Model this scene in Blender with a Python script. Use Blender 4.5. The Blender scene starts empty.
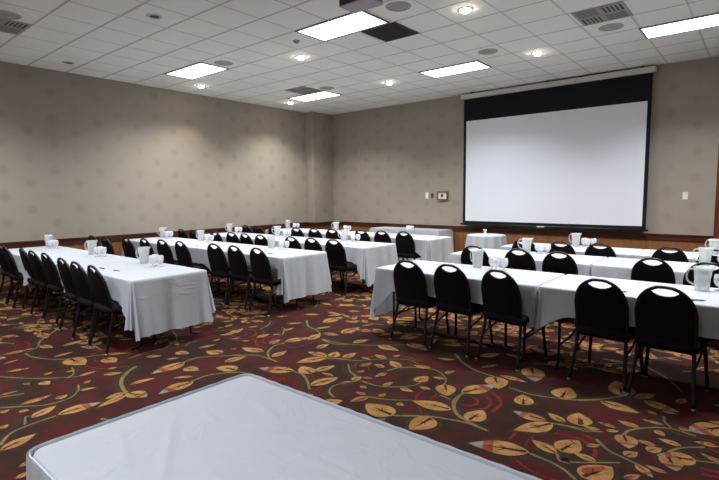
import bpy, bmesh, math, random
from mathutils import Vector, Matrix
PI = math.pi
scene = bpy.context.scene
C = scene.collection

# ------------------------------------------------------------------ camera, world, exposure
CAM_F, CAM_YAW, CAM_PITCH, CAM_ROLL = 485.44, 0.6959, 0.0934, -0.0084
cy, sy = math.cos(CAM_YAW), math.sin(CAM_YAW)
cp, sp = math.cos(CAM_PITCH), math.sin(CAM_PITCH)
fwd0, right0, up0 = Vector((-sy, cy, 0)), Vector((cy, sy, 0)), Vector((0, 0, 1))
fwd, up1 = fwd0*cp - up0*sp, up0*cp + fwd0*sp
right = right0*math.cos(CAM_ROLL) + up1*math.sin(CAM_ROLL)
up = up1*math.cos(CAM_ROLL) - right0*math.sin(CAM_ROLL)
cam_data = bpy.data.cameras.new('camera')
cam_data.sensor_width = 36.0
cam_data.lens = CAM_F/719*36.0
cam_data.clip_start = 0.02
cam = bpy.data.objects.new('camera', cam_data); C.objects.link(cam)
M4 = Matrix((right, up, -fwd)).transposed().to_4x4()
M4.translation = Vector((0, 0, 1.6))
cam.matrix_world = M4
scene.camera = cam

world = bpy.data.worlds.new('world'); scene.world = world
world.use_nodes = True
world.node_tree.nodes['Background'].inputs[0].default_value = (0.75, 0.82, 1.0, 1)
world.node_tree.nodes['Background'].inputs[1].default_value = 0.02

vs = scene.view_settings
vs.view_transform = 'Standard'; vs.look = 'None'; vs.gamma = 1.0; vs.use_curve_mapping = False
vs.exposure = 0.48
TROFFER_WATTS = 60.0
TROFFER_SPREAD = 130
DOWNLIGHT_WATTS = 66.0

# ------------------------------------------------------------------ room sizes (metres)
CEIL = 3.863
XL, XR = -9.91, 3.2        # left wall, right wall
YB, YF = 10.33, -3.6       # screen wall, wall behind the camera
RAIL = 0.838               # top of the chair rail
GX, GY, TILE = -5.12, 4.79, 0.61   # ceiling grid origin and pitch

# ------------------------------------------------------------------ materials
def srgb(r, g, b):
    def f(c):
        c /= 255.0
        return c/12.92 if c <= 0.04045 else ((c+0.055)/1.055)**2.4
    return (f(r), f(g), f(b), 1)

def mat(name, col, rough=0.6, metal=0.0, spec=0.5, emit=None, estr=0.0, noise=0.0, nscale=60, bump=0.0, bscale=200):
    m = bpy.data.materials.new(name); m.use_nodes = True
    nt = m.node_tree; b = nt.nodes['Principled BSDF']
    b.inputs['Base Color'].default_value = col
    b.inputs['Roughness'].default_value = rough
    b.inputs['Metallic'].default_value = metal
    b.inputs['Specular IOR Level'].default_value = spec
    if emit:
        b.inputs['Emission Color'].default_value = emit
        b.inputs['Emission Strength'].default_value = estr
    if noise > 0:
        n = nt.nodes.new('ShaderNodeTexNoise'); n.inputs['Scale'].default_value = nscale; n.inputs['Detail'].default_value = 4
        tc = nt.nodes.new('ShaderNodeTexCoord')
        nt.links.new(tc.outputs['Object'], n.inputs['Vector'])
        r = nt.nodes.new('ShaderNodeMapRange')
        r.inputs['To Min'].default_value = 1-noise; r.inputs['To Max'].default_value = 1+noise
        nt.links.new(n.outputs['Fac'], r.inputs['Value'])
        mx = nt.nodes.new('ShaderNodeMix'); mx.data_type = 'RGBA'; mx.blend_type = 'MULTIPLY'
        mx.inputs['Factor'].default_value = 1
        mx.inputs['A'].default_value = col
        nt.links.new(r.outputs['Result'], mx.inputs['B'])
        nt.links.new(mx.outputs['Result'], b.inputs['Base Color'])
    if bump > 0:
        n2 = nt.nodes.new('ShaderNodeTexNoise'); n2.inputs['Scale'].default_value = bscale; n2.inputs['Detail'].default_value = 3
        tc2 = nt.nodes.new('ShaderNodeTexCoord')
        nt.links.new(tc2.outputs['Object'], n2.inputs['Vector'])
        bp = nt.nodes.new('ShaderNodeBump'); bp.inputs['Strength'].default_value = bump; bp.inputs['Distance'].default_value = 0.01
        nt.links.new(n2.outputs['Fac'], bp.inputs['Height'])
        nt.links.new(bp.outputs['Normal'], b.inputs['Normal'])
    return m

class NB:
    """small helper to write math node chains"""
    def __init__(self, nt): self.nt = nt
    def v(self, x, sock):
        if hasattr(x, 'links'): self.nt.links.new(x, sock)
        else: sock.default_value = x
    def m(self, op, a, b=0.0, c=0.0):
        n = self.nt.nodes.new('ShaderNodeMath'); n.operation = op
        self.v(a, n.inputs[0]); self.v(b, n.inputs[1])
        if op in ('MULTIPLY_ADD', 'COMPARE', 'SMOOTH_MIN', 'WRAP'): self.v(c, n.inputs[2])
        return n.outputs[0]
    def rng(self, x, a, b, c, d, smooth=True):
        n = self.nt.nodes.new('ShaderNodeMapRange')
        n.interpolation_type = 'SMOOTHSTEP' if smooth else 'LINEAR'
        self.v(x, n.inputs['Value'])
        for k, val in zip(('From Min', 'From Max', 'To Min', 'To Max'), (a, b, c, d)): n.inputs[k].default_value = val
        return n.outputs['Result']
    def mix(self, f, a, b):
        n = self.nt.nodes.new('ShaderNodeMix'); n.data_type = 'RGBA'
        self.v(f, n.inputs['Factor']); self.v(a, n.inputs['A']); self.v(b, n.inputs['B'])
        return n.outputs['Result']
    def noise(self, vec, scale, detail=3):
        n = self.nt.nodes.new('ShaderNodeTexNoise'); n.inputs['Scale'].default_value = scale; n.inputs['Detail'].default_value = detail
        self.nt.links.new(vec, n.inputs['Vector']); return n.outputs['Fac']

def wallpaper():
    m = bpy.data.materials.new('wallpaper'); m.use_nodes = True
    nt = m.node_tree; q = NB(nt); b = nt.nodes['Principled BSDF']
    geo = nt.nodes.new('ShaderNodeNewGeometry'); sep = nt.nodes.new('ShaderNodeSeparateXYZ')
    nt.links.new(geo.outputs['Position'], sep.inputs[0])
    u = q.m('ADD', sep.outputs[0], sep.outputs[1])          # runs along every wall of the room
    v = sep.outputs[2]
    def spots(du, dv):
        a = q.m('MULTIPLY', q.m('SUBTRACT', q.m('FRACT', q.m('ADD', q.m('DIVIDE', u, 0.78), du)), 0.5), 0.78)
        c = q.m('MULTIPLY', q.m('SUBTRACT', q.m('FRACT', q.m('ADD', q.m('DIVIDE', v, 0.46), dv)), 0.5), 0.46)
        d = q.m('SQRT', q.m('ADD', q.m('MULTIPLY', a, a), q.m('MULTIPLY', c, c)))
        ang = q.m('ARCTAN2', c, a)
        ray = q.m('MULTIPLY', q.m('SINE', q.m('MULTIPLY', ang, 12.0)), 0.018)
        return q.rng(q.m('ADD', d, ray), 0.03, 0.12, 1.0, 0.0)
    s = q.m('MAXIMUM', spots(0.0, 0.0), spots(0.5, 0.5))
    n = q.noise(geo.outputs['Position'], 3.0, 4)
    n2 = q.noise(geo.outputs['Position'], 90.0, 2)
    f = q.m('MULTIPLY', s, q.rng(n, 0.3, 0.7, 0.15, 0.45))
    col = q.mix(f, srgb(158, 149, 136), srgb(128, 117, 103))
    col = q.mix(q.rng(n2, 0.3, 0.7, 0.0, 0.25), col, srgb(139, 130, 117))
    nt.links.new(col, b.inputs['Base Color'])
    b.inputs['Roughness'].default_value = 0.7
    b.inputs['Specular IOR Level'].default_value = 0.25
    return m

def ceiling_tiles():
    m = bpy.data.materials.new('ceiling_tiles'); m.use_nodes = True
    nt = m.node_tree; q = NB(nt); b = nt.nodes['Principled BSDF']
    geo = nt.nodes.new('ShaderNodeNewGeometry'); sep = nt.nodes.new('ShaderNodeSeparateXYZ')
    nt.links.new(geo.outputs['Position'], sep.inputs[0])
    def line(x, o):
        k = q.m('FRACT', q.m('ADD', q.m('DIVIDE', q.m('SUBTRACT', x, o), TILE), 100.5))
        return q.m('MULTIPLY', q.m('ABSOLUTE', q.m('SUBTRACT', k, 0.5)), TILE)
    dx, dy = line(sep.outputs[0], GX), line(sep.outputs[1], GY)
    gx = q.rng(dx, 0.010, 0.016, 0.75, 0.0); gy = q.rng(dy, 0.012, 0.019, 1.0, 0.0)
    g = q.m('MAXIMUM', gx, gy)
    n = q.noise(geo.outputs['Position'], 120.0, 2); n2 = q.noise(geo.outputs['Position'], 0.9, 3)
    col = q.mix(q.rng(n, 0.35, 0.75, 0.0, 0.5), srgb(249, 252, 247), srgb(240, 243, 238))
    col = q.mix(q.rng(n2, 0.35, 0.7, 0.0, 0.35), col, srgb(238, 240, 233))
    col = q.mix(g, col, srgb(200, 198, 194))
    nt.links.new(col, b.inputs['Base Color'])
    b.inputs['Roughness'].default_value = 0.85
    bp = nt.nodes.new('ShaderNodeBump'); bp.inputs['Strength'].default_value = 0.3; bp.inputs['Distance'].default_value = 0.01
    h = q.rng(q.m('MINIMUM', dx, dy), 0.012, 0.024, 1.0, 0.0)
    nt.links.new(h, bp.inputs['Height']); nt.links.new(bp.outputs['Normal'], b.inputs['Normal'])
    return m

def wood(name, c1, c2, rough=0.4, axis=2, scale=6.0):
    m = bpy.data.materials.new(name); m.use_nodes = True
    nt = m.node_tree; q = NB(nt); b = nt.nodes['Principled BSDF']
    tc = nt.nodes.new('ShaderNodeTexCoord'); mp = nt.nodes.new('ShaderNodeMapping')
    sc = [scale*4]*3; sc[axis] = scale*0.35
    mp.inputs['Scale'].default_value = sc
    nt.links.new(tc.outputs['Object'], mp.inputs['Vector'])
    n = q.noise(mp.outputs['Vector'], 1.0, 5)
    nt.links.new(q.mix(q.rng(n, 0.3, 0.7, 0.0, 1.0), c1, c2), b.inputs['Base Color'])
    b.inputs['Roughness'].default_value = rough
    return m

def carpet(name, c1, c2, scale=2.2, lo=0.47, hi=0.53):
    m = bpy.data.materials.new(name); m.use_nodes = True
    nt = m.node_tree; q = NB(nt); b = nt.nodes['Principled BSDF']
    geo = nt.nodes.new('ShaderNodeNewGeometry')
    n = q.noise(geo.outputs['Position'], scale, 3)
    pile = q.noise(geo.outputs['Position'], 260.0, 2)
    col = q.mix(q.rng(n, lo, hi, 0.0, 1.0), c1, c2)
    mu = nt.nodes.new('ShaderNodeMix'); mu.data_type = 'RGBA'; mu.blend_type = 'MULTIPLY'; mu.inputs['Factor'].default_value = 1
    nt.links.new(col, mu.inputs['A']); nt.links.new(q.rng(pile, 0.25, 0.75, 0.62, 1.3), mu.inputs['B'])
    nt.links.new(mu.outputs['Result'], b.inputs['Base Color'])
    b.inputs['Roughness'].default_value = 0.95; b.inputs['Specular IOR Level'].default_value = 0.08
    return m

def linen(name, col):
    m = bpy.data.materials.new(name); m.use_nodes = True
    nt = m.node_tree; q = NB(nt); b = nt.nodes['Principled BSDF']
    tc = nt.nodes.new('ShaderNodeTexCoord')
    n = q.noise(tc.outputs['Object'], 1.6, 3)
    dist = nt.nodes.new('ShaderNodeTexNoise'); dist.inputs['Scale'].default_value = 2.2; dist.inputs['Detail'].default_value = 5
    dist.inputs['Distortion'].default_value = 1.2
    nt.links.new(tc.outputs['Object'], dist.inputs['Vector'])
    crease = q.rng(q.m('ABSOLUTE', q.m('SUBTRACT', dist.outputs['Fac'], 0.5)), 0.0, 0.035, 1.0, 0.0)
    bp = nt.nodes.new('ShaderNodeBump'); bp.inputs['Strength'].default_value = 0.16; bp.inputs['Distance'].default_value = 0.012
    nt.links.new(q.m('ADD', crease, n), bp.inputs['Height'])
    nt.links.new(bp.outputs['Normal'], b.inputs['Normal'])
    b.inputs['Base Color'].default_value = col
    b.inputs['Roughness'].default_value = 0.8; b.inputs['Specular IOR Level'].default_value = 0.2
    tl = nt.nodes.new('ShaderNodeBsdfTranslucent'); tl.inputs[0].default_value = col
    mx = nt.nodes.new('ShaderNodeMixShader'); mx.inputs[0].default_value = 0.2
    nt.links.new(b.outputs[0], mx.inputs[1]); nt.links.new(tl.outputs[0], mx.inputs[2])
    nt.links.new(mx.outputs[0], nt.nodes['Material Output'].inputs[0])
    return m

def frosted(name, col, clear=0.5):
    m = bpy.data.materials.new(name); m.use_nodes = True
    nt = m.node_tree; b = nt.nodes['Principled BSDF']; out = nt.nodes['Material Output']
    b.inputs['Base Color'].default_value = col; b.inputs['Roughness'].default_value = 0.12
    tr = nt.nodes.new('ShaderNodeBsdfTransparent'); mx = nt.nodes.new('ShaderNodeMixShader')
    mx.inputs[0].default_value = clear
    nt.links.new(b.outputs[0], mx.inputs[1]); nt.links.new(tr.outputs[0], mx.inputs[2]); nt.links.new(mx.outputs[0], out.inputs[0])
    return m

MT = dict(
    wall=wallpaper(), ceil=ceiling_tiles(),
    rail=wood('dark_red_wood', srgb(84, 42, 26), srgb(62, 28, 18), 0.35, 0),
    casing=wood('red_brown_wood', srgb(110, 50, 34), srgb(84, 36, 24), 0.35, 2),
    panel=wood('orange_brown_panel', srgb(140, 94, 56), srgb(122, 78, 44), 0.45, 2, 3.0),
    linen=linen('white_linen', srgb(186, 189, 196)),
    skirt=linen('skirt_linen', srgb(186, 189, 196)),
    band=mat('skirt_band', srgb(190, 195, 203), 0.8, noise=0.06),
    blackfab=mat('black_chair_fabric', srgb(20, 14, 17), 0.9, spec=0.1, noise=0.25, nscale=300),
    blackmet=mat('black_enamelled_steel', srgb(16, 13, 15), 0.4, metal=0.0, spec=0.35),
    glide=mat('steel_glide', srgb(110, 106, 108), 0.35, metal=0.9),
    tablewood=mat('table_laminate', srgb(96, 74, 56), 0.5),
    screenwhite=mat('matte_white_screen', srgb(224, 228, 236), 0.9, spec=0.1, noise=0.02, nscale=2),
    screenblack=mat('black_screen_border', srgb(28, 29, 36), 0.85, spec=0.15),
    housing=mat('white_screen_housing', srgb(206, 203, 196), 0.5),
    bar=mat('black_bar', srgb(22, 22, 26), 0.4),
    badge=mat('silver_badge', srgb(200, 200, 205), 0.3),
    troffer=mat('troffer_frame', srgb(120, 122, 126), 0.45),
    diffuser=mat('lit_diffuser', srgb(250, 250, 250), 0.4, emit=(0.92, 0.965, 1.0, 1), estr=3.0),
    lampface=mat('lit_lamp_face', srgb(255, 245, 230), 0.4, emit=(1.0, 0.9, 0.76, 1), estr=45),
    trimring=mat('white_trim_ring', srgb(200, 198, 192), 0.5),
    baffle=mat('dark_baffle', srgb(60, 58, 54), 0.5),
    grille=mat('speaker_grille', srgb(176, 175, 172), 0.6, noise=0.1, nscale=400),
    ventmet=mat('grey_vent_metal', srgb(166, 164, 158), 0.5),
    ventdark=mat('vent_dark', srgb(70, 68, 66), 0.7, noise=0.35, nscale=18),
    returngrille=mat('dark_return_grille', srgb(84, 79, 72), 0.7, noise=0.12, nscale=30),
    plate=mat('ivory_plate', srgb(226, 222, 208), 0.4),
    platehole=mat('dark_plate', srgb(70, 62, 54), 0.5),
    boxwood=wood('box_wood', srgb(134, 98, 74), srgb(114, 80, 60), 0.4, 0),
    glass=frosted('frosted_clear_plastic', srgb(224, 228, 228), 0.66),
    goblet=frosted('clear_goblet_glass', srgb(228, 230, 234), 0.58),
    water=frosted('iced_water', srgb(206, 212, 212), 0.7),
    pen=mat('black_pen', srgb(24, 24, 28), 0.35),
    white=mat('white_card', srgb(240, 240, 238), 0.6),
    greyplastic=mat('grey_projector_plastic', srgb(186, 184, 196), 0.5),
    darkplastic=mat('dark_projector_plastic', srgb(58, 56, 72), 0.5),
)

# ------------------------------------------------------------------ geometry helpers
def tag(o, label=None, cat=None, group=None, kind=None):
    if label: o['label'] = label
    if cat: o['category'] = cat
    if group: o['group'] = group
    if kind: o['kind'] = kind
    return o

def obj(name, bm, m, parent=None, smooth=False):
    me = bpy.data.meshes.new(name)
    bm.normal_update(); bm.to_mesh(me); bm.free()
    for x in (m if isinstance(m, (list, tuple)) else [m]): me.materials.append(x)
    if smooth:
        for p in me.polygons: p.use_smooth = True
    o = bpy.data.objects.new(name, me); C.objects.link(o)
    if parent: o.parent = parent
    return o

def thing(name, label, cat, loc=(0, 0, 0), rz=0.0, group=None):
    o = bpy.data.objects.new(name, None); C.objects.link(o)
    o.empty_display_size = 0.1
    o.location = loc; o.rotation_euler = (0, 0, rz)
    return tag(o, label, cat, group)

def struct(name, bm, m, parent=None, smooth=False):
    o = obj(name, bm, m, parent, smooth)
    if not parent: o['kind'] = 'structure'
    return o

def copy_tree(o, parent=None):
    c = o.copy(); C.objects.link(c)
    if parent: c.parent = parent
    for ch in [k for k in ALL_CHILDREN.get(o.name, [])]:
        copy_tree(ch, c)
    return c
ALL_CHILDREN = {}
def index_children(root):
    ALL_CHILDREN[root.name] = list(root.children)
    for k in root.children: index_children(k)

def box(bm, x0, x1, y0, y1, z0, z1, mi=0):
    vs = [bm.verts.new((x, y, z)) for z in (z0, z1) for y in (y0, y1) for x in (x0, x1)]
    for f in ((0, 2, 3, 1), (4, 5, 7, 6), (0, 1, 5, 4), (2, 6, 7, 3), (0, 4, 6, 2), (1, 3, 7, 5)):
        bm.faces.new([vs[i] for i in f]).material_index = mi
    return vs

def bbox_bm(*a, bevel=0.0):
    bm = bmesh.new(); box(bm, *a)
    if bevel > 0:
        bmesh.ops.bevel(bm, geom=bm.edges[:], offset=bevel, segments=2, affect='EDGES', profile=0.5)
    return bm

def smooth_pts(pts, n=6):
    P = [Vector(p) for p in pts]; out = []
    for i in range(len(P)-1):
        a = P[i-1] if i else P[0]*2-P[1]
        b, c = P[i], P[i+1]
        d = P[i+2] if i+2 < len(P) else P[-1]*2-P[-2]
        for k in range(n):
            t = k/n
            out.append(0.5*((2*b)+(c-a)*t+(2*a-5*b+4*c-d)*t*t+(3*b-a-3*c+d)*t**3))
    out.append(P[-1]); return out

def tube(bm, pts, r, seg=8, smooth_n=0, caps=True):
    P = smooth_pts(pts, smooth_n) if smooth_n else [Vector(p) for p in pts]
    rings = []; n = None
    for i, p in enumerate(P):
        t = (P[min(i+1, len(P)-1)]-P[max(i-1, 0)]).normalized()
        if n is None:
            n = t.orthogonal().normalized()
        else:
            n = (n-t*n.dot(t)).normalized()
        b = t.cross(n)
        rr = r[i] if isinstance(r, (list, tuple)) else r
        rings.append([bm.verts.new(p+(n*math.cos(2*PI*k/seg)+b*math.sin(2*PI*k/seg))*rr) for k in range(seg)])
    for a, b in zip(rings, rings[1:]):
        for k in range(seg):
            bm.faces.new((a[k], a[(k+1) % seg], b[(k+1) % seg], b[k]))
    if caps:
        bm.faces.new(rings[0][::-1]); bm.faces.new(rings[-1])

def lathe(bm, prof, cx=0, cy=0, seg=24, cap0=True, cap1=True):
    rings = [[bm.verts.new((cx+r*math.cos(2*PI*k/seg), cy+r*math.sin(2*PI*k/seg), z)) for k in range(seg)] for r, z in prof]
    for a, b in zip(rings, rings[1:]):
        for k in range(seg):
            bm.faces.new((a[k], a[(k+1) % seg], b[(k+1) % seg], b[k]))
    if cap0: bm.faces.new(rings[0][::-1])
    if cap1: bm.faces.new(rings[-1])

def loft(bm, rings, cap=True):
    R = [[bm.verts.new(p) for p in r] for r in rings]
    n = len(R[0])
    for a, b in zip(R, R[1:]):
        for k in range(n):
            bm.faces.new((a[k], a[(k+1) % n], b[(k+1) % n], b[k]))
    if cap:
        bm.faces.new(R[0][::-1]); bm.faces.new(R[-1])

def rrect(w, d, r, seg=5):
    """rounded rectangle outline centred on the origin"""
    pts = []
    for cx, cy_, a0 in ((w/2-r, d/2-r, 0), (-w/2+r, d/2-r, PI/2), (-w/2+r, -d/2+r, PI), (w/2-r, -d/2+r, 1.5*PI)):
        for k in range(seg+1):
            a = a0+PI/2*k/seg
            pts.append((cx+r*math.cos(a), cy_+r*math.sin(a)))
    return pts

# ------------------------------------------------------------------ room shell
T = 0.12
def wallbox(name, *a): return struct(name, bbox_bm(*a), MT['wall'])
wallbox('wall_left', XL-T, XL, YF, YB+T, 0, CEIL)
wallbox('wall_back', XL, XR, YB, YB+T, 0, CEIL)
wallbox('wall_right', XR, XR+T, YF, YB+T, 0, CEIL)
wallbox('wall_front', XL, XR, YF-T, YF, 0, CEIL)
wallbox('wall_corner_pier', XL, -9.60, 9.55, YB, 0, CEIL)
struct('ceiling', bbox_bm(XL-T, XR+T, YF-T, YB+T, CEIL, CEIL+0.1), MT['ceil'])

def trim(name, boxes, m):
    bm = bmesh.new()
    for b in boxes: box(bm, *b)
    return struct(name, bm, m)
DX0 = -0.66                                    # left edge of the door casing on the screen wall
# wainscot panels, chair rails and baseboards
trim('trim_1', [(XL, XL+0.012, YF, 9.55, 0.10, RAIL-0.10)], MT['panel'])
trim('trim_2', [(XL+0.31, DX0, YB-0.012, YB, 0.10, RAIL-0.10)], MT['panel'])
trim('trim_3', [(XL, -9.60, 9.538, 9.55, 0.10, RAIL-0.10), (-9.60, -9.588, 9.538, YB-0.012, 0.10, RAIL-0.10)], MT['panel'])
def rail(name, runs):
    bm = bmesh.new()
    for (ax, x0, x1, y0, y1) in runs:
        for (o, z0, z1) in ((0.020, RAIL-0.10, RAIL-0.022), (0.034, RAIL-0.026, RAIL), (0.027, RAIL-0.115, RAIL-0.098)):
            if ax == 'l': box(bm, x0, x0+o, y0, y1, z0, z1)
            else: box(bm, x0, x1, y1-o, y1, z0, z1)
    return struct(name, bm, MT['rail'])
rail('trim_4', [('l', XL, 0, YF, 9.55)])
rail('trim_5', [('b', -9.60, DX0, 0, YB)])
rail('trim_6', [('b', XL, -9.566, 0, 9.55), ('l', -9.60, 0, 9.55, YB)])
trim('baseboard_left', [(XL, XL+0.018, YF, 9.55, 0, 0.10)], MT['rail'])
trim('baseboard_back', [(XL+0.31, DX0, YB-0.018, YB, 0, 0.10)], MT['rail'])
# door and its casing at the right end of the screen wall
d = struct('door_1', bbox_bm(DX0+0.13, DX0+1.07, YB-0.03, YB, 0.005, 2.25, bevel=0.004), MT['casing'])
for nm, b in (('door_casing', (DX0, DX0+0.13, YB-0.05, YB, 0, 2.42)), ('door_casing', (DX0+1.07, DX0+1.20, YB-0.05, YB, 0, 2.42)),
              ('door_casing', (DX0+0.13, DX0+1.07, YB-0.05, YB, 2.25, 2.42))):
    obj(nm, bbox_bm(*b, bevel=0.004), MT['casing'], d)
bm = bmesh.new(); tube(bm, [(DX0+0.22, YB-0.03, 1.0), (DX0+0.22, YB-0.09, 1.0), (DX0+0.34, YB-0.09, 1.0)], 0.011)
obj('door_handle', bm, MT['glide'], d)

# ------------------------------------------------------------------ carpet: flat pattern laid into the floor's own mesh
random.seed(7)
fm = bmesh.new()
layer = [0]
def poly(pts, z, mi):
    z = z*3+(layer[0] % 120)*3e-6
    vs = [fm.verts.new((x, y, z)) for x, y in pts]
    f = fm.faces.new(vs); f.material_index = mi
    f.normal_update()
    if f.normal.z < 0: f.normal_flip()
def ribbon(pts, w0, w1, z, mi, n=6):
    layer[0] += 1
    P = smooth_pts([(x, y, 0) for x, y in pts], n)
    L = []; R = []
    for i, p in enumerate(P):
        t = (P[min(i+1, len(P)-1)]-P[max(i-1, 0)]); t.normalize()
        nn = Vector((-t.y, t.x, 0)); w = w0+(w1-w0)*i/(len(P)-1)
        L.append(p+nn*w/2); R.append(p-nn*w/2)
    for i in range(len(P)-1):
        poly([(q.x, q.y) for q in (L[i], L[i+1], R[i+1], R[i])], z, mi)
def prof(t, fat):
    return math.sin(PI*min(1.0, t)**(0.80 if fat < 2 else 0.72))**(1.0 if fat < 2 else 0.8)
BASE, HALO, RED, STEM, GOLD, ORANGE, GREY, RIB, PINK, GOLD2 = range(10)
def leaf(bx, by, tx, ty, fat, kind, halo=True):
    layer[0] += 1
    b = Vector((bx, by)); a = Vector((tx, ty))-b; ln = a.length
    if ln < 0.02: return
    ln = max(ln, 0.07); a.normalize(); n = Vector((-a.y, a.x)); a = a*ln
    W = ln*(0.15, 0.23, 0.36)[fat]; W = min(max(W, 0.022), 0.10)
    N = 12
    bend = n*random.uniform(-0.05, 0.05)*ln
    def pt(t, s, k=1.0, ext=0.0):
        tt = t*(1+2*ext)-ext
        return b+a*tt+bend*math.sin(PI*t)+n*(s*W*k*prof(t, fat))
    if halo:
        P = [pt(i/N, 1, 1.5, 0.12) for i in range(N+1)]+[pt(i/N, -1, 1.5, 0.12) for i in range(N-1, 0, -1)]
        poly(P, 0.0003, HALO)
    main = {'g': random.choice((GOLD, GOLD, GOLD2)), 'm': GOLD, 'p': PINK}[kind]
    cuts = [(0, N, main)]
    if kind == 'm': cuts = [(0, 7, main), (7, 9, ORANGE), (9, N, GREY)]
    for i0, i1, mi in cuts:
        P = [pt(i/N, 1) for i in range(i0, i1+1)]+[pt(i/N, -1) for i in range(i1, i0-1, -1)]
        Q = [P[0]]
        for v in P[1:]:
            if (v-Q[-1]).length > 1e-5: Q.append(v)
        if (Q[0]-Q[-1]).length < 1e-5: Q.pop()
        poly(Q, 0.0012, mi)
    # one half slightly turned in colour, and the dark midrib
    if kind == 'g' and random.random() < 0.45:
        P = [pt(i/N, 0.12) for i in range(2, N-1)]+[pt(i/N, 0.72) for i in range(N-2, 1, -1)]
        poly(P, 0.0015, ORANGE if random.random() < 0.12 else GOLD2)
    w = W*0.16
    P = [b+a*0.06+bend*0.1+n*w, b+a*0.72+bend*0.8, b+a*0.06+bend*0.1-n*w]
    poly([(v.x, v.y) for v in P], 0.0018, RIB)
    if fat > 0:
        for s in (1, -1):
            c = b+a*0.36+bend*0.85; e = b+a*0.55+n*(s*W*0.5)
            poly([(v.x, v.y) for v in (c-a*0.03, e, c+a*0.03)], 0.0018, RIB)

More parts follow.
